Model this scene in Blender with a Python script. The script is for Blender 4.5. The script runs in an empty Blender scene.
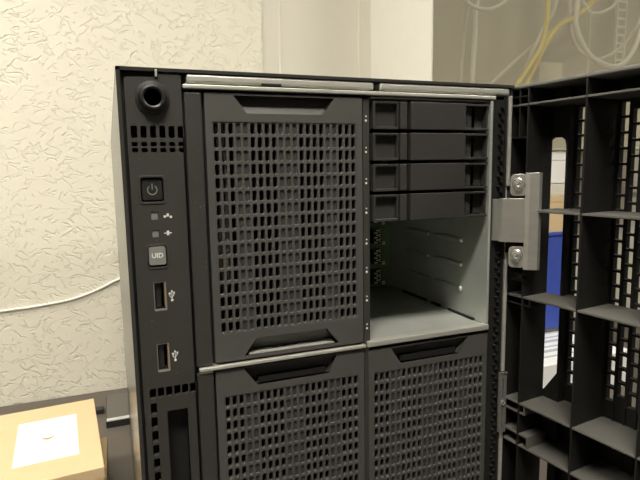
import bpy, bmesh, math, random
from mathutils import Vector, Matrix
from mathutils.geometry import tessellate_polygon
random.seed(7)
U = 0.0012                      # one drawing unit in metres
DESK = 1.05                     # height of the desk top in metres
def W(x, y, z): return Vector((x*U, y*U, (z+385.0)*U + DESK))
scene = bpy.context.scene
COL = scene.collection

# ------------------------------------------------------------------ materials
def nodes_of(name):
    m = bpy.data.materials.new(name); m.use_nodes = True
    nt = m.node_tree; b = nt.nodes['Principled BSDF']
    return m, nt, b
def plastic(name, col, rough=0.5, speck=0.0, bump=0.15, spec=0.5, scale=900.0, vary=0.12):
    m, nt, b = nodes_of(name)
    tc = nt.nodes.new('ShaderNodeTexCoord')
    n = nt.nodes.new('ShaderNodeTexNoise'); n.inputs['Scale'].default_value = 40; n.inputs['Detail'].default_value = 4
    nt.links.new(tc.outputs['Object'], n.inputs['Vector'])
    mix = nt.nodes.new('ShaderNodeMixRGB'); mix.blend_type = 'MIX'
    mix.inputs[1].default_value = (*[c*(1-vary) for c in col], 1); mix.inputs[2].default_value = (*[min(1, c*(1+vary)) for c in col], 1)
    nt.links.new(n.outputs['Fac'], mix.inputs[0])
    out = mix.outputs[0]
    if speck > 0:
        v = nt.nodes.new('ShaderNodeTexVoronoi'); v.inputs['Scale'].default_value = 420
        nt.links.new(tc.outputs['Object'], v.inputs['Vector'])
        r = nt.nodes.new('ShaderNodeMapRange'); r.inputs[1].default_value = 0.0; r.inputs[2].default_value = 0.13
        r.inputs[3].default_value = 1.0; r.inputs[4].default_value = 0.0
        nt.links.new(v.outputs['Distance'], r.inputs[0])
        n2 = nt.nodes.new('ShaderNodeTexNoise'); n2.inputs['Scale'].default_value = 90
        nt.links.new(tc.outputs['Object'], n2.inputs['Vector'])
        g = nt.nodes.new('ShaderNodeMath'); g.operation = 'GREATER_THAN'; g.inputs[1].default_value = 0.58
        nt.links.new(n2.outputs['Fac'], g.inputs[0])
        mu = nt.nodes.new('ShaderNodeMath'); mu.operation = 'MULTIPLY'
        nt.links.new(r.outputs[0], mu.inputs[0]); nt.links.new(g.outputs[0], mu.inputs[1])
        mu2 = nt.nodes.new('ShaderNodeMath'); mu2.operation = 'MULTIPLY'; mu2.inputs[1].default_value = speck
        nt.links.new(mu.outputs[0], mu2.inputs[0])
        mx = nt.nodes.new('ShaderNodeMixRGB'); mx.inputs[2].default_value = (0.45, 0.43, 0.38, 1)
        nt.links.new(mu2.outputs[0], mx.inputs[0]); nt.links.new(out, mx.inputs[1]); out = mx.outputs[0]
    nt.links.new(out, b.inputs['Base Color'])
    b.inputs['Roughness'].default_value = rough
    b.inputs['Specular IOR Level'].default_value = spec
    if bump:
        n3 = nt.nodes.new('ShaderNodeTexNoise'); n3.inputs['Scale'].default_value = scale; n3.inputs['Detail'].default_value = 2
        nt.links.new(tc.outputs['Object'], n3.inputs['Vector'])
        bp = nt.nodes.new('ShaderNodeBump'); bp.inputs['Strength'].default_value = bump; bp.inputs['Distance'].default_value = 0.0004
        nt.links.new(n3.outputs['Fac'], bp.inputs['Height']); nt.links.new(bp.outputs['Normal'], b.inputs['Normal'])
    return m
def metal(name, col, rough=0.4, metallic=0.8, streak=True):
    m, nt, b = nodes_of(name)
    tc = nt.nodes.new('ShaderNodeTexCoord')
    n = nt.nodes.new('ShaderNodeTexNoise'); n.inputs['Scale'].default_value = 60; n.inputs['Detail'].default_value = 6
    mp = nt.nodes.new('ShaderNodeMapping'); mp.inputs['Scale'].default_value = (1, 1, 5) if streak else (1, 1, 1)
    nt.links.new(tc.outputs['Object'], mp.inputs['Vector']); nt.links.new(mp.outputs[0], n.inputs['Vector'])
    mix = nt.nodes.new('ShaderNodeMixRGB')
    mix.inputs[1].default_value = (*[c*0.82 for c in col], 1); mix.inputs[2].default_value = (*[min(1, c*1.12) for c in col], 1)
    nt.links.new(n.outputs['Fac'], mix.inputs[0]); nt.links.new(mix.outputs[0], b.inputs['Base Color'])
    b.inputs['Metallic'].default_value = metallic; b.inputs['Roughness'].default_value = rough
    return m
def plain(name, col, rough=0.7, spec=0.3): return plastic(name, col, rough, 0, 0.0, spec, vary=0.03)

M = {}
M['plastic'] = plastic('dark grey moulded plastic', (0.036, 0.034, 0.030), 0.50, 0.5)
M['panel'] = plastic('vent panel grey plastic', (0.066, 0.064, 0.059), 0.55, 0.12)
M['black'] = plastic('black plastic', (0.016, 0.016, 0.015), 0.42, 0.12)
M['door'] = plastic('dusty black door plastic', (0.012, 0.0115, 0.0105), 0.5, 0.3, spec=0.22)
M['dusty'] = plastic('dusty black plastic', (0.085, 0.081, 0.072), 0.75, 0.6, 0.15, 0.3)
M['strut'] = plastic('shade darkened inner plastic', (0.040, 0.039, 0.036), 0.5, 0, 0.1)  # panel plastic darkened to stand for shade behind the vent holes
M['drive'] = plastic('charcoal drive plastic', (0.033, 0.0315, 0.029), 0.48, 0.3)
M['latch'] = metal('grey latch steel', (0.28, 0.28, 0.26), 0.35, 0.6)
M['rim'] = plastic('lit grey top edge', (0.13, 0.125, 0.112), 0.7, 0.5, 0.15, 0.3)  # base colour lightened for the lit look of the edge; specks are dust
M['gap'] = plastic('unlit black plastic', (0.008, 0.008, 0.008), 0.6, 0, 0)  # blacker copy of the black plastic; colour carries the shade of gaps
M['shell'] = plastic('black painted steel', (0.035, 0.034, 0.031), 0.22, 0, 0.0, 0.8)
M['zinc'] = metal('zinc plated steel', (0.72, 0.71, 0.64), 0.38, 0.65)
M['galv'] = metal('galvanised sheet', (0.60, 0.62, 0.575), 0.42, 0.6, False)
M['hinge'] = metal('brushed hinge steel', (0.58, 0.57, 0.53), 0.3, 0.78)
M['screw'] = metal('bright screw steel', (0.8, 0.8, 0.76), 0.25, 0.9, False)
M['button'] = plain('grey button plastic', (0.20, 0.20, 0.19), 0.4, 0.5)
M['lens'] = plain('smoky light lens', (0.2, 0.2, 0.19), 0.3, 0.5)
M['print'] = plain('white print', (0.75, 0.74, 0.70), 0.7)
M['greyprint'] = plain('grey print', (0.22, 0.22, 0.21), 0.7)
M['pcb'] = plastic('green circuit board', (0.12, 0.19, 0.09), 0.45, 0, 0)
M['contact'] = metal('pale gold contacts', (0.92, 0.86, 0.66), 0.4, 0.25, False)
M['copper'] = metal('warm tinned contact', (0.75, 0.48, 0.30), 0.35, 0.7, False)
M['card'] = plastic('brown cardboard', (0.68, 0.51, 0.305), 0.85, 0, 0.1, 0.2, 500, 0.05)
M['cardin'] = plastic('cardboard edge', (0.60, 0.43, 0.25), 0.85, 0, 0.1, 0.2, 500, 0.05)
M['label'] = plain('white sticker paper', (0.88, 0.87, 0.84), 0.6)
M['smile'] = plain('tan label print', (0.50, 0.36, 0.16), 0.7)
M['desk'] = plastic('grey brown desk laminate', (0.115, 0.098, 0.082), 0.5, 0.1, 0.05)
M['devtop'] = plain('grey device lid', (0.13, 0.12, 0.105), 0.4)
M['silver'] = metal('silver trim', (0.85, 0.86, 0.88), 0.3, 0.6)
M['clad'] = plain('smooth pale cladding', (0.71, 0.675, 0.585), 0.6)
M['seam'] = plain('cream seam strip', (0.80, 0.76, 0.66), 0.55)
M['cabside'] = plain('cream cabinet enamel', (0.86, 0.84, 0.77), 0.45)
M['cabin'] = plain('grey cabinet lining', (0.62, 0.59, 0.515), 0.7)
M['whitecable'] = plain('white cable jacket', (0.88, 0.87, 0.82), 0.5)
M['greycable'] = plain('pale grey cable jacket', (0.78, 0.76, 0.70), 0.5)
M['yellow'] = plain('yellow cable jacket', (0.86, 0.74, 0.24), 0.5)
M['blue'] = plastic('blue plastic', (0.045, 0.085, 0.42), 0.5, 0, 0.05)
M['paper'] = plain('white paper', (0.85, 0.86, 0.86), 0.8)
M['paperink'] = plain('pale blue grey print', (0.45, 0.50, 0.56), 0.8)
M['floor'] = plain('grey floor', (0.16, 0.15, 0.135), 0.5)
M['paint'] = plain('cream wall paint', (0.40, 0.39, 0.35), 0.8)
M['ceil'] = plain('white ceiling paint', (0.45, 0.44, 0.42), 0.9)

def plaster():
    m, nt, b = nodes_of('grooved decorative plaster')
    L = nt.links.new; N = nt.nodes.new
    tc = N('ShaderNodeTexCoord')
    mp = N('ShaderNodeMapping'); mp.inputs['Rotation'].default_value = (0, math.radians(0), 0)
    L(tc.outputs['Object'], mp.inputs['Vector'])
    def worms(scale, off, lo, hi, w, rot):
        mm = N('ShaderNodeMapping'); mm.inputs['Location'].default_value = off; mm.inputs['Scale'].default_value = (1.0, 1.0, 0.48)
        mr = N('ShaderNodeMapping'); mr.inputs['Rotation'].default_value = (0, rot, 0); L(mp.outputs[0], mr.inputs['Vector']); L(mr.outputs[0], mm.inputs['Vector'])
        n = N('ShaderNodeTexNoise'); n.inputs['Scale'].default_value = scale; n.inputs['Detail'].default_value = 1.5; n.inputs['Distortion'].default_value = 0.6
        L(mm.outputs[0], n.inputs['Vector'])
        s = N('ShaderNodeMath'); s.operation = 'SUBTRACT'; s.inputs[1].default_value = 0.5; L(n.outputs['Fac'], s.inputs[0])
        a = N('ShaderNodeMath'); a.operation = 'ABSOLUTE'; L(s.outputs[0], a.inputs[0])
        r = N('ShaderNodeMapRange'); r.interpolation_type = 'SMOOTHSTEP'; r.inputs[1].default_value = 0.0; r.inputs[2].default_value = w
        r.inputs[3].default_value = 1; r.inputs[4].default_value = 0; L(a.outputs[0], r.inputs[0])
        k = N('ShaderNodeTexNoise'); k.inputs['Scale'].default_value = scale*1.35; k.inputs['Detail'].default_value = 1; L(mm.outputs[0], k.inputs['Vector'])
        kr = N('ShaderNodeMapRange'); kr.interpolation_type = 'SMOOTHSTEP'; kr.inputs[1].default_value = lo; kr.inputs[2].default_value = hi; L(k.outputs['Fac'], kr.inputs[0])
        p = N('ShaderNodeMath'); p.operation = 'MULTIPLY'; L(r.outputs[0], p.inputs[0]); L(kr.outputs[0], p.inputs[1])
        return p.outputs[0]
    w1 = worms(60, (0, 0, 0), 0.47, 0.55, 0.042, 0.95)
    w2 = worms(66, (3.1, 1.7, 5.2), 0.48, 0.56, 0.042, -1.15)
    mx = N('ShaderNodeMath'); mx.operation = 'MAXIMUM'; L(w1, mx.inputs[0]); L(w2, mx.inputs[1])
    g = N('ShaderNodeTexNoise'); g.inputs['Scale'].default_value = 260; g.inputs['Detail'].default_value = 3; L(tc.outputs['Object'], g.inputs['Vector'])
    gs = N('ShaderNodeMath'); gs.operation = 'MULTIPLY'; gs.inputs[1].default_value = 0.16; L(g.outputs['Fac'], gs.inputs[0])
    lg = N('ShaderNodeTexNoise'); lg.inputs['Scale'].default_value = 30; lg.inputs['Detail'].default_value = 2; L(tc.outputs['Object'], lg.inputs['Vector'])
    ls = N('ShaderNodeMath'); ls.operation = 'MULTIPLY'; ls.inputs[1].default_value = 0.5; L(lg.outputs['Fac'], ls.inputs[0])
    h = N('ShaderNodeMath'); h.operation = 'SUBTRACT'; L(gs.outputs[0], h.inputs[0]); L(mx.outputs[0], h.inputs[1])
    h2 = N('ShaderNodeMath'); h2.operation = 'ADD'; L(h.outputs[0], h2.inputs[0]); L(ls.outputs[0], h2.inputs[1])
    bp = N('ShaderNodeBump'); bp.inputs['Strength'].default_value = 0.6; bp.inputs['Distance'].default_value = 0.0022
    L(h2.outputs[0], bp.inputs['Height']); L(bp.outputs['Normal'], b.inputs['Normal'])
    b.inputs['Base Color'].default_value = (0.83, 0.79, 0.665, 1); b.inputs['Roughness'].default_value = 0.75
    b.inputs['Specular IOR Level'].default_value = 0.25
    return m
M['plaster'] = plaster()

def glass_mat():
    m = bpy.data.materials.new('dusty tinted glass'); m.use_nodes = True; nt = m.node_tree
    nt.nodes.remove(nt.nodes['Principled BSDF']); out = nt.nodes['Material Output']
    t = nt.nodes.new('ShaderNodeBsdfTransparent'); t.inputs[0].default_value = (0.96, 0.95, 0.91, 1)
    d = nt.nodes.new('ShaderNodeBsdfDiffuse'); d.inputs[0].default_value = (0.50, 0.47, 0.41, 1)
    g = nt.nodes.new('ShaderNodeBsdfGlossy'); g.inputs['Roughness'].default_value = 0.06
    a = nt.nodes.new('ShaderNodeMixShader'); a.inputs[0].default_value = 0.16
    nt.links.new(t.outputs[0], a.inputs[1]); nt.links.new(d.outputs[0], a.inputs[2])
    b = nt.nodes.new('ShaderNodeMixShader'); b.inputs[0].default_value = 0.05
    nt.links.new(a.outputs[0], b.inputs[1]); nt.links.new(g.outputs[0], b.inputs[2]); nt.links.new(b.outputs[0], out.inputs[0])
    return m
M['glass'] = glass_mat()
def emit(name, col, s):
    m = bpy.data.materials.new(name); m.use_nodes = True; nt = m.node_tree
    nt.nodes.remove(nt.nodes['Principled BSDF']); e = nt.nodes.new('ShaderNodeEmission')
    e.inputs[0].default_value = (*col, 1); e.inputs[1].default_value = s
    nt.links.new(e.outputs[0], nt.nodes['Material Output'].inputs[0]); return m

# ------------------------------------------------------------------ mesh builder
class MB:
    def __init__(self, xf=None): self.v = []; self.f = []; self.xf = xf
    def add(self, pts, faces):
        o = len(self.v); self.v += [tuple(p) for p in pts]; self.f += [tuple(i+o for i in f) for f in faces]
    def box(self, x0, x1, y0, y1, z0, z1):
        if x0 > x1: x0, x1 = x1, x0
        if y0 > y1: y0, y1 = y1, y0
        if z0 > z1: z0, z1 = z1, z0
        p = [(x0,y0,z0),(x1,y0,z0),(x1,y1,z0),(x0,y1,z0),(x0,y0,z1),(x1,y0,z1),(x1,y1,z1),(x0,y1,z1)]
        self.add(p, [(3,2,1,0),(4,5,6,7),(0,1,5,4),(1,2,6,5),(2,3,7,6),(3,0,4,7)]); return self
    def plate(self, outer, holes, y0, y1):
        """plate in the XZ plane with holes, from y0 (front) to y1"""
        loops = [outer] + list(holes)
        tris = tessellate_polygon([[Vector((a, b, 0)) for a, b in l] for l in loops])
        flat = [p for l in loops for p in l]; n = len(flat)
        pts = [(a, y0, b) for a, b in flat] + [(a, y1, b) for a, b in flat]
        faces = [tuple(t) for t in tris] + [(t[2]+n, t[1]+n, t[0]+n) for t in tris]
        o = 0
        for l in loops:
            k = len(l)
            for i in range(k):
                a, b = o+i, o+(i+1) % k; faces.append((a, b, b+n, a+n))
            o += k
        self.add(pts, faces); return self
    def grid(self, x0, z1, nc, nr, pw, ph, hw, hh, ch, y0, y1, stagger=False):
        """perforated field: nc columns, nr rows of rounded upright holes"""
        for c in range(nc):
            off = -ph/2 if (stagger and c % 2) else 0.0
            for r in range(nr):
                if stagger and c % 2 and r == nr-1: continue
                a0, a1 = x0+c*pw, x0+(c+1)*pw; b1 = z1+off-r*ph; b0 = b1-ph
                cx, cz = (a0+a1)/2, (b0+b1)/2; w, h = hw/2, hh/2
                O = [(a0,b0),(a1,b0),(a1,b1),(a0,b1)]
                I = [(cx-w+ch,cz-h),(cx+w-ch,cz-h),(cx+w,cz-h+ch),(cx+w,cz+h-ch),(cx+w-ch,cz+h),(cx-w+ch,cz+h),(cx-w,cz+h-ch),(cx-w,cz-h+ch)]
                e = 0.15
                J = [(x+(e if x > cx else -e)*(0.7 if abs(abs(x-cx)-(w-ch)) < 1e-6 else 1), zz+(e if zz > cz else -e)*(0.7 if abs(abs(zz-cz)-(h-ch)) < 1e-6 else 1)) for x, zz in I]
                pts = [(x, y0, zz) for x, zz in O+J] + [(x, y1, zz) for x, zz in O+I] + [(x, y0+0.2, zz) for x, zz in I]
                fr = [(0,1,5,4),(1,6,5),(1,2,7,6),(2,8,7),(2,3,9,8),(3,10,9),(3,0,11,10),(0,4,11)]
                fa = fr + [tuple(i+12 for i in reversed(q)) for q in fr]
                for i in range(8):
                    j = (i+1) % 8; fa.append((4+j, 4+i, 24+i, 24+j)); fa.append((24+j, 24+i, 16+i, 16+j))
                self.add(pts, fa)
            if stagger and c % 2:
                self.box(x0+c*pw, x0+(c+1)*pw, y0, y1, z1-ph/2, z1)
                self.box(x0+c*pw, x0+(c+1)*pw, y0, y1, z1-nr*ph, z1-nr*ph+ph/2)
        return self
    def lathe(self, prof, n=32, c=(0,0,0), axis=(0,-1,0), closed=False):
        """profile of (radius, height along axis)"""
        A = Vector(axis).normalized(); B = A.orthogonal().normalized(); D = A.cross(B); c = Vector(c)
        pts = []
        for r, h in prof:
            for i in range(n):
                t = 2*math.pi*i/n; pts.append(c + A*h + (B*math.cos(t)+D*math.sin(t))*r)
        fa = []
        for k in range(len(prof)-1):
            for i in range(n):
                j = (i+1) % n; fa.append((k*n+i, k*n+j, (k+1)*n+j, (k+1)*n+i))
        fa.append(tuple(range(n-1, -1, -1))); fa.append(tuple((len(prof)-1)*n+i for i in range(n)))
        self.add(pts, fa); return self
    def tube(self, path, r, n=10):
        P = [Vector(p) for p in path]; S = []
        for i in range(len(P)-1):          # Catmull-Rom resample
            p0 = P[max(i-1,0)]; p1 = P[i]; p2 = P[i+1]; p3 = P[min(i+2,len(P)-1)]
            for k in range(8):
                t = k/8; S.append(0.5*((2*p1)+(p2-p0)*t+(2*p0-5*p1+4*p2-p3)*t*t+(3*p1-p0-3*p2+p3)*t**3))
        S.append(P[-1]); pts = []; ref = Vector((0.3,1,0.2)).normalized()
        for i, p in enumerate(S):
            T = (S[min(i+1,len(S)-1)]-S[max(i-1,0)]).normalized(); B = T.cross(ref).normalized(); D = T.cross(B)
            for j in range(n):
                a = 2*math.pi*j/n; pts.append(p+(B*math.cos(a)+D*math.sin(a))*r)
        fa = [(i*n+j, i*n+(j+1)%n, (i+1)*n+(j+1)%n, (i+1)*n+j) for i in range(len(S)-1) for j in range(n)]
        fa.append(tuple(range(n-1,-1,-1))); fa.append(tuple((len(S)-1)*n+j for j in range(n)))
        self.add(pts, fa); return self
    def strip(self, path, z0, z1, t):
        """bent sheet metal: plan path in XY, thickness t, from z0 to z1"""
        P = [Vector((a, b)) for a, b in path]; L = []; Rr = []
        for i, p in enumerate(P):
            d = Vector((0,0))
            if i > 0: d += (p-P[i-1]).normalized()
            if i < len(P)-1: d += (P[i+1]-p).normalized()
            d.normalize(); nn = Vector((-d.y, d.x)); L.append(p+nn*t/2); Rr.append(p-nn*t/2)
        ring = L + Rr[::-1]; n = len(ring); m = len(P)
        pts = [(a.x, a.y, z0) for a in ring] + [(a.x, a.y, z1) for a in ring]
        fa = [(i, (i+1) % n, (i+1) % n + n, i+n) for i in range(n)]
        for i in range(m-1):
            q = (i, i+1, n-2-i, n-1-i); fa.append(q); fa.append(tuple(k+n for k in reversed(q)))
        self.add(pts, fa); return self
    def ellipsoid(self, c, r, nu=16, nv=10):
        pts = []; fa = []
        for i in range(nv+1):
            ph = math.pi*i/nv
            for j in range(nu):
                th = 2*math.pi*j/nu
                pts.append((c[0]+r[0]*math.sin(ph)*math.cos(th), c[1]+r[1]*math.cos(ph), c[2]+r[2]*math.sin(ph)*math.sin(th)))
        for i in range(nv):
            for j in range(nu): fa.append((i*nu+j, i*nu+(j+1)%nu, (i+1)*nu+(j+1)%nu, (i+1)*nu+j))
        self.add(pts, fa); return self
    def build(self, name, mat, parent=None, label=None, bevel=0.0, smooth=False, seg=2):
        me = bpy.data.meshes.new(name); pts = []
        base = parent_base(parent)
        for p in self.v:
            if self.xf: p = self.xf(*p)
            pts.append(W(*p) - base)
        me.from_pydata(pts, [], self.f)
        bm = bmesh.new(); bm.from_mesh(me)
        bmesh.ops.remove_doubles(bm, verts=bm.verts, dist=1e-6)
        bmesh.ops.recalc_face_normals(bm, faces=bm.faces)
        bm.to_mesh(me); bm.free()
        if smooth:
            for p in me.polygons: p.use_smooth = True
        me.materials.append(M[mat] if isinstance(mat, str) else mat)
        o = bpy.data.objects.new(name, me); COL.objects.link(o)
        if parent is not None: o.parent = parent
        else:
            c = sum((Vector(v.co) for v in me.vertices), Vector())/len(me.vertices)
            zmin = min(v.co.z for v in me.vertices); c.z = zmin
            me.transform(Matrix.Translation(-c)); o.location = c
        if smooth:
            md = o.modifiers.new('edges', 'EDGE_SPLIT'); md.split_angle = math.radians(40)
        if bevel:
            b = o.modifiers.new('bevel', 'BEVEL'); b.width = bevel*U; b.segments = seg; b.limit_method = 'ANGLE'; b.angle_limit = math.radians(50)
        if label: o['label'] = label
        return o
def parent_base(o):
    v = Vector((0,0,0))
    while o is not None: v += o.location; o = o.parent
    return v
def tag(o, label, cat, group=None):
    o['label'] = label; o['category'] = cat
    if group: o['group'] = group
    return o
def thing(name, x, y, z, label, cat, group=None):
    o = bpy.data.objects.new(name, None); COL.objects.link(o); o.location = W(x, y, z); o.empty_display_size = 0.02
    return tag(o, label, cat, group)
def struct(o): o['kind'] = 'structure'; return o
def rect(x0, x1, z0, z1, r=0.0, n=4):
    if x0 > x1: x0, x1 = x1, x0
    if z0 > z1: z0, z1 = z1, z0
    if r <= 0: return [(x0,z0),(x1,z0),(x1,z1),(x0,z1)]
    P = []
    for cx, cz, a in ((x1-r,z0+r,-90),(x1-r,z1-r,0),(x0+r,z1-r,90),(x0+r,z0+r,180)):
        for k in range(n+1):
            t = math.radians(a+90*k/n); P.append((cx+r*math.cos(t), cz+r*math.sin(t)))
    return P

# ------------------------------------------------------------------ the room
XL, XR, YF, YB, ZF, ZC = -1500, 1700, -2300, 690, -1260, 830
struct(MB().box(XL, XR, YF, YB+30, ZF-20, ZF).build('floor', 'floor'))
struct(MB().box(XL, XR, YF, YB+30, ZC, ZC+20).build('ceiling', 'ceil'))
struct(MB().box(XL-20, XL, YF, YB+30, ZF, ZC).build('wall_left', 'paint'))
struct(MB().box(XR, XR+20, YF, YB+30, ZF, ZC).build('wall_right', 'paint'))
struct(MB().box(XL, XR, YF-20, YF, ZF, ZC).build('wall_front', 'paint'))
edge = []
z = ZF
while z < ZC:                                   # ragged end of the plaster coat
    edge.append((246+random.uniform(-2.2, 1.2), z)); z += random.uniform(4, 9) if -60 < z < 400 else 60
edge.append((246, ZC))
struct(MB().plate([(XL, ZC), (XL, ZF)] + edge, [], YB, YB+30).build('wall_back', 'plaster'))
struct(MB().box(240, XR, YB+2.2, YB+30, ZF, ZC).build('trim_1', 'clad'))
struct(MB().box(275.5, 278.5, YB+0.6, YB+3, ZF, ZC).build('trim_2', 'seam', bevel=0.6))
struct(MB().box(422, 425.5, YB+0.6, YB+3, ZF, ZC).build('trim_3', 'seam', bevel=0.6))
struct(MB().box(600, XR, YB-10, YB+2, -104, -74).build('trim_4', 'clad', bevel=1))

M['lamp'] = emit('lamp diffuser glow', (1.0, 0.95, 0.84), 71.0)
def ceiling_light(x, y, w, d, label):
    t = thing('ceiling_light', x, y, ZC-14, label, 'ceiling light', 'ceiling light panels')
    f = MB(); f.box(x-w, x-w+8, y-d, y+d, ZC-14, ZC); f.box(x+w-8, x+w, y-d, y+d, ZC-14, ZC)
    f.box(x-w+8, x+w-8, y-d, y-d+8, ZC-14, ZC); f.box(x-w+8, x+w-8, y+d-8, y+d, ZC-14, ZC); f.build('frame', 'ceil', t)
    MB().box(x-w+8, x+w-8, y-d+8, y+d-8, ZC-10, ZC-3).build('diffuser', 'lamp', t)
ceiling_light(-150, -470, 230, 110, 'ceiling light panel in front of the server, farther from the textured wall')
ceiling_light(-700, 230, 200, 100, 'smaller ceiling light panel over the desk beside the textured wall')

ceiling_light(900, -260, 140, 80, 'added light panel brightening the cabinet and the pile behind the open server door')  # extra unseen light, added to brighten the cabinet and the pile

# ------------------------------------------------------------------ desk and what lies on it
dk = thing('desk', 300, 270, ZF, 'grey brown desk top carrying the black server against the textured wall', 'desk')
MB().box(-700, 1250, -160, 688, -410, -385).build('desktop', 'desk', dk, bevel=1.5)
for x in (-670, 1200):
    for y in (-130, 640): MB().box(x, x+35, y, y+35, ZF, -410).build('leg', 'black', dk, bevel=1)

def rot_xf(cx, cy, deg):
    a = math.radians(deg); ca, sa = math.cos(a), math.sin(a)
    return lambda x, y, z: (cx+(x-cx)*ca-(y-cy)*sa, cy+(x-cx)*sa+(y-cy)*ca, z)
def carton(x0, x1, y0, y1, z0, z1, deg, label, tape=True):
    cx, cy = (x0+x1)/2, (y0+y1)/2; xf = rot_xf(cx, cy, deg)
    t = thing('cardboard_box', cx, cy, z0, label, 'box', 'cardboard boxes')
    MB(xf).box(x0, x1, y0, y1, z0, z1-1.0).build('body', 'card', t, bevel=0.8)
    MB(xf).box(x0-0.8, x1+0.8, y0-0.8, y1+0.8, z1-11, z1).build('lid', 'card', t, bevel=0.8)
    return t, xf
bx, xf = carton(-127, -32, 283, 446, -345, -300, 4.5, 'pale brown cardboard box with square white sticker, topmost at lower left')
MB(xf).box(-106.5, -51, 317, 411, -300, -299.75).build('sticker', 'label', bx, 'white square sticker')
sm = MB(xf)
for k in range(12):                                # a little smile-shaped curve and a faint line of print
    a0 = math.radians(200+140*k/12); a1 = math.radians(200+140*(k+1)/12); cx, cy = -78, 372
    w0, w1 = 0.7+1.3*math.sin(math.pi*k/12), 0.7+1.3*math.sin(math.pi*(k+1)/12)
    q = [(cx+6*math.cos(a0), cy+11*math.sin(a0)), (cx+6*math.cos(a1), cy+11*math.sin(a1)), (cx+6*math.cos(a1), cy+11*math.sin(a1)+w1*2), (cx+6*math.cos(a0), cy+11*math.sin(a0)+w0*2)]
    sm.add([(a, b, -299.6) for a, b in q] + [(a, b, -299.74) for a, b in q], [(0,1,2,3),(7,6,5,4),(0,4,5,1),(1,5,6,2),(2,6,7,3),(3,7,4,0)])
sm.build('printed_mark', 'smile', bx, 'tan curved mark')
MB(xf).lathe([(9,-0.1),(9,0.15)], 24, (-52, 282.1, -326), (0,-1,0)).build('side_sticker', 'label', bx, 'round pale sticker')
lb, xf2 = carton(-122, -27, 268, 438, -385, -345, 0.0, 'lower cardboard box underneath the box with the white sticker')

dv = thing('flat_device', 10, 600, -385, 'thin grey device with silver and black front edge lying behind the server', 'device')
MB().box(-30, 60, 548, 640, -385, -376).build('base', 'black', dv, bevel=0.6)
MB().box(-29, 60, 549, 557, -376, -374.6).build('edge_strip', 'silver', dv, 'silver edge strip', bevel=0.5)
MB().box(-29, 60, 557, 640, -376, -374.4).build('lid', 'devtop', dv, bevel=0.5)
pl = thing('cable_plug', -38, 606, -385, 'small black plug on desk between cardboard box and server', 'plug')
MB().box(-46, -33, 598, 612, -385, -378).build('plug_body', 'black', pl, bevel=1)
MB().tube([(-46,606,-381.5),(-60,612,-382.5),(-75,626,-382.8),(-90,640,-382.8)], 1.8).build('lead', 'black', pl)

ps_ = thing('paper_stack', 630, 500, -385, 'wide stack of white printed paper under the blue bin, seen through the door slot', 'paper')
MB().box(520, 742, 375, 625, -385, -327.6).build('sheets', 'paper', ps_, bevel=0.6)
MB().box(522, 740, 377, 492, -327.6, -327.2).build('top_sheet', 'paper', ps_)
for i in range(6): MB().box(540+(i*23 % 40), 730-(i*37 % 60), 400+i*18, 405+i*18+(i % 2)*4, -327.2, -327.1).build('printed_band', 'paperink', ps_, 'pale blue grey printed band')
bb = thing('storage_bin', 643, 537, -327.6, 'blue plastic storage bin standing on white paper, seen through the door slot', 'bin')
MB().box(552, 734, 498, 576, -324, -157).build('body', 'blue', bb, bevel=3)
MB().box(550, 736, 496, 578, -327.6, -322).build('base', 'devtop', bb, 'grey brown base', bevel=1)
MB().box(549, 737, 495, 579, -158, -151.7).build('rim', 'blue', bb, bevel=2)
carton(556, 730, 498, 576, -151.7, -89.5, 0.0, 'pale cardboard box standing on the blue storage bin')
gb = thing('flat_case', 643, 537, -89.5, 'flat grey case on top of the pale cardboard box over the blue bin', 'case')
MB().box(557, 729, 499, 575, -89.5, -68.6).build('body', 'clad', gb, bevel=1.5)
wb = thing('white_box', 643, 537, -68.6, 'white box topmost on the pile over the blue bin', 'box')
MB().box(559, 727, 498, 574, -68.6, -30).build('body', 'label', wb, bevel=1)
MB().box(558, 728, 497, 575, -30, -15).build('lid', 'label', wb, bevel=1)

wc = MB().tube([(-420,688.3,-252),(-260,688.3,-246),(-167,688.3,-239),(-114,688.3,-236),(-58,688.3,-228),(0,688.3,-205),(70,688.3,-170),(150,688.3,-150)], 1.9).build('white_cable', 'whitecable')
tag(wc, 'thin white cable running along the textured wall behind the server', 'cable')

# ------------------------------------------------------------------ wall cabinet with glass door, cables inside
cx0, cx1, cy0, cy1, cz0, cz1 = 447, 1060, 494, 692, -13, 420
cb = thing('network_cabinet', (cx0+cx1)/2, 590, cz0, 'wall mounted network cabinet with glass door and cables inside, above the server door', 'cabinet')
s = MB(); s.box(cx0, cx0+3, cy0, cy1, cz0, cz1); s.box(cx1-3, cx1, cy0, cy1, cz0, cz1)
s.box(cx0+3, cx1-3, cy0, cy1, cz1-3, cz1); s.box(cx0+3, cx1-3, cy0, cy1, cz0, cz0+3); s.build('body', 'cabside', cb, bevel=0.6)
MB().box(cx0+3, cx1-3, cy1-6, cy1-1, cz0+3, cz1-3).build('back_panel', 'cabin', cb, 'grey back panel')
MB().box(cx0+2, cx1-2, cy0-4, cy0-1, cz0+1, cz1-1).build('glass_door', 'glass', cb, 'dusty tinted glass door')
def cable(name, path, r, mat, label, group=None, y=580):
    k = (y+208.9)/788.9
    o = MB().tube([(-4.3+(a+4.3)*k, y, min(416, -37+(b+37)*k)) for a, b in path], r).build(name, mat, smooth=True)
    return tag(o, label, 'cable', group)
G = 'cables inside the glass fronted cabinet'
cable('yellow_cable', [(738,416),(742,280),(743,253),(743,225),(737,189),(725,161),(684,109),(650,60),(640,0)], 4.6, 'yellow', 'yellow cable hanging straight down from the top, left one of two', G, 575)
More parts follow.
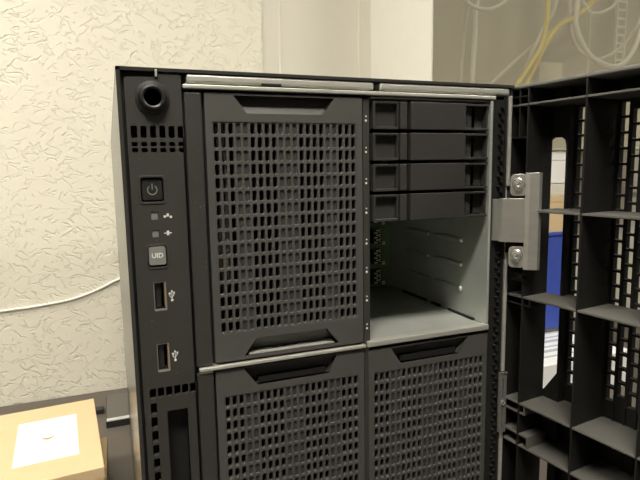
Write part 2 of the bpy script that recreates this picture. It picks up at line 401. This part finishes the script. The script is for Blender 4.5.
cable('yellow_cable', [(930,416),(895,290),(852,263),(817,234),(771,211),(745,183),(730,156),(704,112),(676,60),(665,0)], 4.6, 'yellow', 'yellow cable curving in from upper right to cross the other yellow one', G, 590)
cable('white_cable', [(593,416),(592,280),(591,239),(588,223),(588,184),(584,108),(582,40),(580,0)], 4.6, 'whitecable', 'thick upright white cable at left of the glass cabinet', G, 590)
cable('white_cable', [(578,416),(576,260),(574,230),(568,196),(561,114),(558,40)], 3.2, 'greycable', 'thin grey cable left of the thick upright white cable', G, 610)
cable('white_cable', [(545,416),(556,265),(569,237),(586,228),(611,226),(636,234),(653,248),(668,290),(672,416)], 3.2, 'whitecable', 'white cable loop dipping in at the picture top above the drives', G, 566)
cable('white_cable', [(560,50),(642,119),(702,165),(762,207),(808,256),(850,416)], 3.4, 'greycable', 'long slanting grey cable crossing behind the yellow cables', G, 625)
cable('white_cable', [(660,40),(699,137),(730,196),(764,255),(790,416)], 3.6, 'greycable', 'steep pale cable close beside the yellow cables', G, 605)
cable('white_cable', [(815,416),(813,260),(812,214),(842,170),(882,151),(921,149),(953,171),(974,213),(990,270),(995,416)], 4.2, 'whitecable', 'big hanging loop of white cable, lowest at the cable ladder', G, 570)
cable('white_cable', [(790,416),(793,260),(802,198),(826,169),(869,159),(913,176),(950,208),(975,255),(985,416)], 3.2, 'greycable', 'thinner hanging cable loop just inside the biggest loop', G, 600)
cable('white_cable', [(800,416),(806,300),(836,246),(862,241),(885,248),(905,262),(925,310),(928,416)], 3.0, 'whitecable', 'short white cable arc at the top beside the cable ladder', G, 588)
cable('white_cable', [(845,416),(844,262),(844,170),(843,80)], 2.0, 'greycable', 'very thin upright grey cable left of the cable ladder', G, 660)
ld = thing('cable_ladder', 995, 645, 3, 'white upright ladder strip for cables at upper right', 'cable ladder')
for xa in (981, 1005): MB().box(xa, xa+4.5, 640, 646, 0, 400).build('rail', 'whitecable', ld, bevel=0.8)
for k in range(24): MB().box(985.5, 1005, 641, 645, 8+k*16.5, 12.5+k*16.5).build('rung', 'whitecable', ld)
ld.location = W(995, 645, -10)
for c in ld.children: c.data.transform(Matrix.Translation(Vector((0, 0, 13*U))))
MB().box(815, 875, 672, 684, 100, 168).build('pale_module', 'seam', cb, 'added pale module on the cabinet back', bevel=1)  # small pale device added for a faint bright rectangle behind the glass

# ------------------------------------------------------------------ the server
SV = thing('server_tower', 87, 0, -385, 'open black tower server with grey vent panels and one empty drive bay', 'server')
# shell: sides, top, bottom, back
s = MB()
s.box(0, 1.4, -0.6, 540, -379, -0.2); s.box(173.6, 175, 0.4, 540, -379, -0.2)
s.box(0, 175, -0.6, 540, -1.2, 0); s.box(0, 175, 0, 540, -380, -378); s.box(1.4, 173.6, 538, 540, -378, -1.2)
s.build('chassis', 'shell', SV)
for x in (12, 145):
    for y in (15, 500): MB().box(x, x+18, y, y+22, -385, -380).build('foot', 'black', SV, bevel=1)
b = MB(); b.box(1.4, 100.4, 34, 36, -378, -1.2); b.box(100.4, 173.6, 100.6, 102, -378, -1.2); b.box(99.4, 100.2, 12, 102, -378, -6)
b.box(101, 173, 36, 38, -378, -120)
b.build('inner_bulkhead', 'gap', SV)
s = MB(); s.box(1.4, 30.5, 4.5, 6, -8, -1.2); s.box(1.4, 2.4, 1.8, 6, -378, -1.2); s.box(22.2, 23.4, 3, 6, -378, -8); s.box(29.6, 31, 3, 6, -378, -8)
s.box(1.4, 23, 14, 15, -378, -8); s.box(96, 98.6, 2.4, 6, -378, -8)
s.build('seam_backing', 'gap', SV)

# control panel
holes = []
for k in range(6):
    x = 3.9+k*3.3
    holes.append(rect(x, x+2.2, -20.5, -24.9, .5, 2)); holes.append(rect(x, x+2.2, -26.3, -27.9, .5, 2)); holes.append(rect(x, x+2.2, -28.5, -30.1, .5, 2))
holes.append(rect(5.8, 14.5, -39.0, -48.6, 1.0)); holes.append(rect(7.1, 14.3, -64.6, -73.1, 1.0))
holes.append(rect(8.5, 13.3, -78.5, -90.1, .4, 2)); holes.append(rect(8.4, 13.2, -102.7, -114.1, .4, 2))
for k in range(6): holes.append(rect(4.9+k*3.05, 7.3+k*3.05, -120.3, -124.4, .4, 2))
for k in range(13): holes.append(rect(4.9, 7.3, -126.2-k*5.7, -130.7-k*5.7, .4, 2))
holes.append(rect(11, 18.9, -130.3, -215)); holes.append(rect(9.2, 11.7, -52.0, -55.0, .3, 2)); holes.append(rect(9.2, 11.7, -58.8, -61.5, .3, 2))
cp = MB().plate([(2.6,-377),(2.6,-4.2),(3.4,-3.4),(12.9,-3.2),(13.3,-3.9),(14.3,-3.7),(14.6,-1.9),(22.0,-1.7),(22.4,-2.3),(22.4,-377)], holes, 0, 2.2).build('control_panel', 'plastic', SV, bevel=0.25, seg=1)
MB().lathe([(6.0,0.0),(6.0,0.6),(5.0,0.9),(4.6,2.6),(4.3,3.2),(3.7,3.4),(3.1,3.0),(2.9,-2.0)], 40, (12.0,0,-10.6)).build('lock_socket', 'black', cp, smooth=True)
tb = MB()
for a in (45, 135, 225, 315):
    xx, zz = 12+5.8*math.cos(math.radians(a)), -10.6+5.8*math.sin(math.radians(a)); tb.box(xx-0.6, xx+0.6, -0.5, 0.1, zz-0.6, zz+0.6)
tb.build('lock_tab', 'black', cp, bevel=0.2)
fr = MB().plate(rect(5.3,15.0,-38.5,-49.1,1.3), [rect(6.1,14.2,-39.3,-48.3,1.0)], -0.25, 0.1); fr.build('power_surround', 'plastic', cp, bevel=0.1, seg=1)
MB().plate(rect(6.6,13.8,-40.0,-47.6,0.7), [], 0.5, 2.0).build('power_button', 'black', cp, 'glossy black power button', bevel=0.3)
ps = MB(); cxp, czp = 10.2, -43.9
ring = []
for k in range(25):
    a = math.radians(90+35+290*k/24); ring.append((cxp+1.85*math.cos(a), czp+1.85*math.sin(a)))
for k in range(24, -1, -1):
    a = math.radians(90+35+290*k/24); ring.append((cxp+1.5*math.cos(a), czp+1.5*math.sin(a)))
ps.plate(ring, [], 0.42, 0.5); ps.plate(rect(cxp-0.17, cxp+0.17, czp+0.2, czp+2.4), [], 0.42, 0.5)
ps.build('power_symbol', 'greyprint', cp, 'grey power symbol')
MB().plate(rect(6.7,14.7,-64.2,-73.6,1.2), [rect(7.3,14.1,-64.8,-72.9,1.0)], -0.25, 0.1).build('button_surround', 'plastic', cp, bevel=0.1, seg=1)
MB().plate(rect(7.6,13.7,-65.1,-72.0,0.7), [], -0.5, 2.0).build('uid_button', 'button', cp, 'grey button lettered UID', bevel=0.35)
def text(body, x, z, y, size, mat, parent, name):
    c = bpy.data.curves.new(name, 'FONT'); c.body = body; c.size = size*U; c.align_x = 'CENTER'; c.align_y = 'CENTER'; c.extrude = 0.05*U; c.offset = 0.05*U
    o = bpy.data.objects.new(name, c); COL.objects.link(o); o.parent = parent
    o.location = W(x, y, z)-parent_base(parent); o.rotation_euler = (math.pi/2, 0, 0); c.materials.append(M[mat])
    bpy.context.view_layer.update(); me = bpy.data.meshes.new_from_object(o); me.name = name
    q = bpy.data.objects.new(name, me); COL.objects.link(q); q.parent = parent; q.location = o.location; q.rotation_euler = o.rotation_euler
    bpy.data.objects.remove(o); return q
text('UID', 10.65, -68.5, -0.56, 2.5, 'print', cp, 'uid_lettering')
for z in (-53.5, -60.15): MB().plate(rect(9.3,11.6,z-1.4,z+1.4,.25,2), [], 0.35, 2).build('indicator_light', 'lens', cp)
ic = MB()                                           # network symbol
for dx, dz in ((-1.1,-.1),(0.0,.55),(1.1,-.35)): ic.box(15.2+dx-.42, 15.2+dx+.42, -0.06, 0, -53.8+dz-.42, -53.8+dz+.42)
ic.box(14.3,16.2,-0.06,0,-53.95,-53.7); ic.build('network_symbol', 'print', cp)
ic = MB(); ic.box(13.6,16.3,-0.06,0,-60.35,-60.0); ic.box(14.5,15.4,-0.06,0,-61.0,-59.3); ic.build('health_symbol', 'print', cp)
for z in (-84.3, -108.2):
    ic = MB(); ic.box(15.05,15.3,-0.06,0,z-1.7,z+1.6); ic.plate([(14.7,z+1.4),(15.65,z+1.4),(15.17,z+2.2)], [], -0.06, 0)
    ic.plate([(15.1,z-1.2),(15.3,z-1.2),(14.5,z-.1),(14.5,z+.6),(14.2,z+.6),(14.2,z-.2)], [], -0.06, 0)
    ic.plate([(15.1,z-.7),(15.3,z-.7),(16.1,z+.3),(16.1,z+.9),(15.8,z+.9),(15.8,z+.4)], [], -0.06, 0)
    ic.box(13.95,14.75,-0.06,0,z+.5,z+1.15); ic.box(15.65,16.3,-0.06,0,z+.75,z+1.35); ic.lathe([(.5,0),(.5,.06)], 12, (15.17,0,z-1.8)); ic.build('usb_symbol', 'print', cp)
for x0, z1 in ((8.6,-78.7),(8.5,-102.9)):
    u = MB().plate(rect(x0,x0+4.6,z1-11.2,z1,.3,2), [rect(x0+.25,x0+4.3,z1-10.5,z1-.25)], 0.15, 0.9)
    u.build('usb_port', 'hinge', cp, 'tall metal USB socket')
    li = MB(); li.box(x0,x0+4.6,8,9,z1-11.2,z1); li.box(x0,x0+.3,0.9,8,z1-11.2,z1); li.box(x0+4.3,x0+4.6,0.9,8,z1-11.2,z1); li.box(x0+.3,x0+4.3,0.9,8,z1-11.2,z1-10.6); li.box(x0+.3,x0+4.3,0.9,8,z1-.3,z1)
    li.build('usb_liner', 'gap', cp)
    MB().box(x0+.8,x0+2.6,1.6,8,z1-10.0,z1-.8).build('usb_tongue', 'black', cp)
    MB().box(x0+3.95,x0+4.28,0.3,6,z1-10.2,z1-.6).build('usb_contact', 'copper', cp)
MB().box(11, 19, 6, 7, -216, -130).build('optical_slot_backing', 'gap', cp)

st = MB(); st.box(23.3, 29.6, -0.2, 3, -114.2, -8.1); st.box(23.3, 29.6, -0.2, 3, -377, -117.4); st.build('bezel_strip', 'plastic', SV, bevel=0.5)

MB().box(13.3, 14.1, -0.9, 0.5, -3.2, -0.5).build('lip_clip', 'zinc', SV, 'tiny bright metal clip', bevel=0.2)
# metal rails along the top, and between the upper and lower bays
for i, (x0, x1) in enumerate(((24.4, 101.8), (104.6, 172.8))): MB().box(x0, x1, -0.3, 6, -4.7, -1.4).build('top_beam', 'zinc', SV, 'pale metal top beam', bevel=0.9)
MB().box(53, 61, -0.5, 2, -4.7, -3.9).build('beam_notch', 'gap', SV)
MB().box(22.9, 164.4, -1.0, 2, -6.9, -5.3).build('top_rail', 'zinc', SV, 'thin bright metal rail', bevel=0.35)
MB().box(24.0, 97.0, -1.2, 7, -116.3, -114.8).build('middle_rail', 'zinc', SV, 'thin bright metal rail', bevel=0.4)
MB().box(24.2, 29.4, -0.4, 3, -117.3, -116.7).build('rail_lip', 'zinc', SV)
MB().box(98.0, 163.4, -1.2, 3, -116.4, -113.7).build('bay_sill', 'zinc', SV, 'bright metal sill', bevel=0.5)

# vent panels
def vent_panel(x0, x1, z0, z1, gx, gz, nc, nr, pw, hw, recess, name='vent_panel'):
    ph, hh = 5.23, 4.05
    gw, gh = nc*pw, nr*ph
    hl = [rect(gx, gx+gw, gz-gh, gz)]
    m = MB(); hl += recess
    m.plate(rect(x0, x1, z0, z1, 0.8, 3), hl, 0, 2.2); m.grid(gx, gz, nc, nr, pw, ph, hw, hh, 0.45, 0.25, 2.2)
    q = MB()
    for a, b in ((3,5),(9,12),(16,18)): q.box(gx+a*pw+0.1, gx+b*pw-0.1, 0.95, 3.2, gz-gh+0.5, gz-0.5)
    return m, q
def tray(m, q, slope_top, slope_bot, lower=None):
    """recess behind a trapezoid hole q = TL, TR, BR, BL; back wall depth at top and bottom"""
    (ax,az),(bx_,bz),(cx,cz),(dx,dz) = q
    f = [(ax,0.3,az),(bx_,0.3,bz),(cx,0.3,cz),(dx,0.3,dz)]; k = [(ax,slope_top,az),(bx_,slope_top,bz),(cx,slope_bot,cz),(dx,slope_bot,dz)]
    t = [(p[0],p[1]+0.7,p[2]) for p in k]
    m.add(f+k+t, [(0,1,5,4),(1,2,6,5),(2,3,7,6),(3,0,4,7),(4,5,6,7),(8,9,10,11),(4,5,9,8),(5,6,10,9),(6,7,11,10),(7,4,8,11)])
TLt = [(41.7,-8.7),(83.6,-8.7),(78.6,-15.4),(46.9,-15.4)]
TLb = [(47.5,-105.4),(78.9,-105.4),(84.4,-112.4),(42.6,-112.4)]
m, q = vent_panel(30.7, 96.2, -113.8, -8.0, 33.16, -18.64, 21, 16, 2.88, 1.75, [TLt, TLb])
tray(m, TLt, 4.8, 1.0); tray(m, TLb, 3.2, 6.5)
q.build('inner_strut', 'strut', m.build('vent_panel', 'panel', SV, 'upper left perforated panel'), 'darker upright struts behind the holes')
MB().box(44.6, 82.4, 0.6, 6.3, -112.3, -111.9).build('recess_ledge', 'zinc', SV, 'pale metal ledge')
BLt = [(41.8,-117.6),(83.6,-117.6),(79.5,-125.6),(47.7,-125.6)]
m, q = vent_panel(30.5, 96.4, -377, -117.1, 33.5, -128.5, 21, 44, 2.88, 1.75, [BLt]); tray(m, BLt, 2.0, 6.0)
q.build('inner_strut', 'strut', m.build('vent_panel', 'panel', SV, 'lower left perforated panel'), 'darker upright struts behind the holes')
BRt = [(110.0,-118.6),(151.9,-118.6),(147.2,-126.4),(115.2,-126.4)]
m, q = vent_panel(98.8, 163.4, -377, -118.0, 101.3, -129.1, 21, 44, 2.87, 1.75, [BRt]); tray(m, BRt, 2.0, 6.0)
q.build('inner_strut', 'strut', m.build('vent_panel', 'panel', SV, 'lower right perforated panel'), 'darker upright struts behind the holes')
for k, pth in enumerate((((36,9,-20),(37.5,10,-45),(36.5,12,-70),(38,10,-100)), ((39,12,-15),(39.5,9,-40),(40,14,-62),(39,10,-85)), ((49,16,-12),(50,13,-30),(49.5,14,-55),(51,16,-80)))):
    MB().tube(pth, 0.55, 8).build('inner_wire', 'greycable' if k else 'copper', SV)

MB().box(48.6, 78.8, 2.2, 4.6, -125.5, -123.2).build('recess_shade_strip', 'gap', SV)  # solid black strips put in for the dark at the recess bottoms
MB().box(116.2, 146.4, 2.2, 4.6, -126.3, -123.6).build('recess_shade_strip', 'gap', SV)
# drive bay
s = MB(); s.box(162, 163.3, -0.6, 100, -113.8, -7.4); s.box(100.3, 101, 3, 100, -113.8, -7.4); s.box(101, 162, 1, 100, -7.9, -7.3); s.box(101, 162, 1.5, 100, -114.6, -113.9)
by = MB()
s.build('bay_wall', 'galv', SV, 'galvanised empty bay lining', bevel=0.15, seg=1)
rg = MB()
for z in (-74.4, -87.1, -100.0):
    rg.ellipsoid((162.1, 33, z), (0.9, 13.5, 1.5)); rg.ellipsoid((162.1, 65, z), (0.9, 13.5, 1.5))
    rg.ellipsoid((162.0, 20.5, z), (1.5, 1.5, 1.5)); rg.ellipsoid((162.0, 51.4, z), (1.5, 1.5, 1.4))
rg.build('guide_ridge', 'galv', SV, smooth=True)
rl = MB()
for y0, y1 in ((8,30),(38,46),(52,78)): rl.box(160.9, 161.9, y0, y1, -113.8, -112.7)
rl.build('floor_slot', 'gap', SV)
bp_ = MB().box(101, 162, 97, 98.4, -113.8, -8).build('backplane', 'pcb', SV, 'green circuit board at back of bay')
for k in range(8):
    z = -15.5-k*12.95
    MB().box(148.2, 154.6, 93, 97, z-4.6, z+4.6).build('connector', 'gap', bp_)
    c = MB()
    for i in range(6):
        c.box(149+(i % 2)*1.4, 151.2+(i % 2)*1.4, 92.6, 93, z-4.2+i*1.5, z-3.4+i*1.5); c.box(152.6, 153.8, 92.6, 93, z-3.6+i*1.5, z-3.1+i*1.5)
    c.build('contacts', 'contact', bp_)
    MB().box(144, 147, 95.5, 97, z-3, z+1).build('chip', 'black', bp_)
    MB().box(156, 158, 95.5, 97, z-6, z-4).build('chip', 'contact', bp_)
s = MB(); s.box(96.8, 99.9, 0.4, 3, -377, -8); s.build('bay_divider', 'plastic', SV, bevel=0.3)
mk = MB()
for z in (-16.5, -29.6, -42.8, -55.5, -69, -81.5, -94.3, -107): mk.lathe([(.5,0),(.5,.08)], 10, (98.2,0.4,z-.8)); mk.lathe([(.33,0),(.33,.08)], 10, (98.2+.05,0.4,z+1.0))
mk.build('drive_marks', 'print', SV, 'white printed drive marks')

# right hand side strip
s = MB(); s.box(163.5, 172.2, 1.2, 3, -377, -6.5)
s.box(163.5, 164.4, 0, 1.2, -377, -6.5); s.box(171.2, 172.2, 0.2, 1.2, -377, -6.5)
z = -10.0
k = 0
while z > -376:
    s.box(168.6-(k % 2)*1.2, 170.4-(k % 2)*1.2, -0.1, 1.2, z-0.55, z); z -= 2.45; k += 1
s.build('side_grille', 'black', SV)
s = MB(); s.box(172.5, 174.1, -0.8, 4, -47, -4.9); s.box(172.5, 174.1, -0.8, 4, -377, -79); s.box(172.2, 173.6, 0.6, 4, -79, -47)
s.build('edge_strip', 'zinc', SV, 'pale metal edge strip', bevel=0.4)
la = MB().plate(rect(170.0, 174.3, -170.6, -139, .6, 3), [rect(171.7,172.4,-152.5,-142.5), rect(171.7,172.4,-168,-157.5)], -2.2, -0.9); la.box(170, 174.3, -2.6, -0.9, -139.8, -139)
lt = la.build('latch_plate', 'latch', SV, 'grey metal latch plate', bevel=0.15, seg=1)
MB().lathe([(1.3,0),(1.3,.5),(.9,.7),(.5,.3)], 16, (172.1,-2.2,-155)).build('latch_screw', 'screw', lt, smooth=True)

# hinge bracket
h = MB()
h.strip([(167.0,-2.4),(167.6,-3.9),(168.8,-5.0),(175.5,-11.0)], -73, -52.4, 0.9)
h.strip([(174.5,-10.6),(175.6,-12.2),(178.7,-14.6),(179.9,-14.6),(180.9,-13.4)], -85.8, -40.6, 0.9)
def lug(u, t, z): return (175.3-0.724*u+0.69*t, -10.8+0.69*u+0.724*t, z)
for z1 in (-41.2, -75.0):
    g_ = MB(lug).plate(rect(0, 7.4, z1-10, z1, 2.0, 5), [], -0.45, 0.45); h.add([lug(*p) for p in g_.v], g_.f)
hg = h.build('hinge', 'hinge', SV, 'silver metal hinge bracket', bevel=0.3)
MB().strip([(164.4,1.6),(165.2,-0.3),(167.4,-2.9)], -72.6, -52.8, 0.8).build('hinge_base', 'latch', hg, 'darker hinge base', bevel=0.2)
for z in (-45.9, -79.4):
    a = (-.7, -.72, 0)
    sc = MB().lathe([(2.9,0),(2.9,.5),(2.5,.8)], 24, (172.5,-8.3,z), a); sc.lathe([(2.1,.6),(2.1,2.2),(1.8,2.5),(.95,2.5),(.9,1.6)], 6, (172.5,-8.3,z), a)
    sc.build('screw', 'screw', hg, 'bright hex screw', smooth=False, bevel=0.12, seg=1)

# ------------------------------------------------------------------ the open door (part of the server)
nn = math.hypot(1, .13); ex, ey = .13/nn, -1/nn; nx, ny = 1/nn, .13/nn
def D(s, d, z): return (176+s*ex+d*nx, s*ey+d*ny, z)
S0, S1 = -3.0, 171.0
dm = MB(D)
dm.box(S0, S1, 0, 25, -378, -376)          # rim
dm.box(S0, S0+1.2, 0.6, 25, -376, -1.9); dm.box(S1-1.5, S1, 0, 25, -376, -1.9)
slot = [(5.6,-150.5),(5.6,-28.4),(6.6,-25.6),(8.2,-24.4),(13.2,-24.4),(15,-25.6),(15.8,-28.4),(15.8,-139),(8.0,-150.5)]
slot2 = rect(6.6, 12.6, -300, -181, .6, 2)
dm.plate([(S0,-376),(17.0,-376),(17.0,-1.9),(S0,-1.9)], [slot, slot2], 17, 19); dm.box(16.4, 17.0, 19, 25, -376, -1.9)
NC, NR, PW, PH = 29, 20, 5.15, 6.75
zt = -10.4
dm.box(17.0, S1, 22, 25, -1.9, zt); dm.box(17.0, S1, 22, 25, -376, zt-NR*PH); dm.box(17.0+NC*PW, S1, 22, 25, zt-NR*PH, zt)
dm.grid(17.0, zt, NC, NR, PW, PH, 3.4, 5.7, 0.3, 22, 25, True)
for c in range(NC): dm.box(17.0+c*PW+3.55, 17.0+c*PW+4.05, 23.6, 24.6, zt-NR*PH+1, zt-1)
for c in range(NC): dm.box(17.0+c*PW-0.4, 17.0+c*PW+0.4, 21.2, 22, -376, zt-NR*PH)
door = dm.build('door', 'door', SV, 'open black front door with ribbed inside')
MB(D).box(S0, S1, -0.2, 25.2, -1.9, 0).build('top_rim', 'rim', door, bevel=0.7, seg=3)
for sx in (7.7, 37.1, 66.5, 95.9, 125.3, 154.7): MB(D).box(sx-0.45, sx+0.45, 0, 17.2 if sx < 10 else 22.4, -376, -1.9).build('upright_rib', 'door', door, bevel=0.2, seg=1)
for z in (-9.4, -58.3, -100.3, -154.0, -175.6, -230, -280, -330): MB(D).box(12.6 if z == -58.3 else S0+1.2, S1-1.5, 0.1, 17.2, z-0.5, z+0.5).box(17.0, S1-1.5, 17.2, 22.4, z-0.5, z+0.5).build('shelf_rib', 'dusty', door, bevel=0.2, seg=1)
for q in (((S0+1.2, 12.2, 0.4, 12, -104.4, -103.6),(11.4, 12.2, 0.4, 12, -103.6, -100.8)), ((S0+1.2, 11.2, 0.4, 14, -159.2, -158.4),(10.4, 11.2, 0.4, 14, -158.4, -154.5)),
          ((S0+1.2, 13.5, 0.4, 14, -170.4, -169.4),(12.6, 13.5, 0.4, 14, -175.2, -170.4)), ((S0+1.2, 7.3, 0.4, 12, -24.6, -23.9),(2.2, 2.9, 0.4, 12, -24.0, -2)), ((S0+1.2, 7.3, 0.4, 8, -5.9, -5.2),)):
    sb = MB(D)
    for e_ in q: sb.box(*e_)
    sb.build('short_rib', 'dusty' if q[0][4] < -150 else 'door', door, bevel=0.15, seg=1)
bs = MB(); bs.lathe([(2.1,0),(2.1,7),(1.5,7),(1.4,3)], 20, (176.6,-1.5,-90.5), (0.1,-1,0)); bs.build('screw_boss', 'door', door, smooth=True)

# ------------------------------------------------------------------ drive blanks
def drive_blank(z1, label):
    X, H = 100.9, 12.1
    t = thing('drive_blank', X+30, 0, z1-H, label, 'drive blank', 'drive blanks in the upper right bay')
    z0 = z1-H
    f = MB()
    f.plate(rect(X+0.6, X+12.8, z0+.2, z1-.2, .4, 2), [rect(X+1.7, X+12.2, z0+1.3, z1-1.2)], 0, 4.5)
    f.box(X+1.7, X+12.2, 2.3, 4.5, z0+1.3, z1-1.2)
    f.box(X+2.4, X+11.6, 1.7, 2.4, z1-3.2, z1-2.7)
    f.box(X+12.8, X+13.3, 1.2, 4.5, z0+.6, z1-.6)
    MB().box(X+1, X+60, 6.5, 60, z0+.6, z1-.6).build('body', 'gap', t)
    f.build('frame', 'drive', t, bevel=0.12, seg=1)
    g = MB(); g.box(X+47.4, X+60.4, -0.2, 4.5, z1-1.2, z1-.2); g.box(X+47.4, X+60.4, -0.2, 4.5, z0+.1, z0+1.2); g.box(X+59.6, X+60.4, 0.6, 4.5, z0+1.2, z1-1.2)
    g.box(X+47.4, X+52.6, 2.4, 4.5, z0+1.2, z1-1.2); g.box(X+55.5, X+59.6, 4.0, 5, z0+1.2, z1-1.2)
    g.build('end_frame', 'drive', t, bevel=0.2, seg=1)
    for a, b in ((49.2,8.6),(48.4,6.2),(49.4,3.8)): MB().lathe([(.8,0),(.8,.12)], 12, (X+a,2.4,z0+b)).build('vent_hole', 'gap', t)
    for a in (2.5,5,7.5,10): MB().box(X+a, X+a+1.2, -0.05, 0.3, z1-.95, z1-.55).build('vent_slot', 'gap', t)
    MB().box(X+13.5, X+16.9, -0.5, 4.4, z0+.3, z1-.2).build('latch', 'drive', t, bevel=0.35)
    MB().box(X+18.6, X+47.3, -0.7, 4.3, z0+.15, z1-.1).build('cover', 'drive', t, bevel=0.25)
    return t
drive_blank(-8.9, 'uppermost of four black drive blanks, directly under the top rail')
drive_blank(-22.2, 'second black drive blank from the top of four')
drive_blank(-35.5, 'third black drive blank from the top of four')
drive_blank(-48.7, 'lowest of four black drive blanks, directly above the empty bay')

# ------------------------------------------------------------------ camera
cam = bpy.data.cameras.new('camera'); co = bpy.data.objects.new('camera', cam); COL.objects.link(co)
F = 538.36; cam.sensor_fit = 'HORIZONTAL'; cam.sensor_width = 36.0; cam.lens = F/640*36.0; cam.clip_start = 0.01; cam.clip_end = 50
R = [[0.9319207, -0.0633441, 0.3570872], [-0.3622687, -0.1167509, 0.9247327], [-0.0168861, -0.9911391, -0.1317502]]
loc = W(-4.309, -208.913, -37.025)
co.matrix_world = Matrix(((R[0][0], -R[0][1], -R[0][2], loc.x), (R[1][0], -R[1][1], -R[1][2], loc.y), (R[2][0], -R[2][1], -R[2][2], loc.z), (0,0,0,1)))
scene.camera = co
w = bpy.data.worlds.new('room ambient'); scene.world = w; w.use_nodes = True
w.node_tree.nodes['Background'].inputs[0].default_value = (0.9, 0.92, 1.0, 1); w.node_tree.nodes['Background'].inputs[1].default_value = 0.05
vs = scene.view_settings; vs.view_transform = 'Standard'; vs.look = 'None'; vs.gamma = 1.0; vs.use_curve_mapping = False; vs.exposure = 0.0
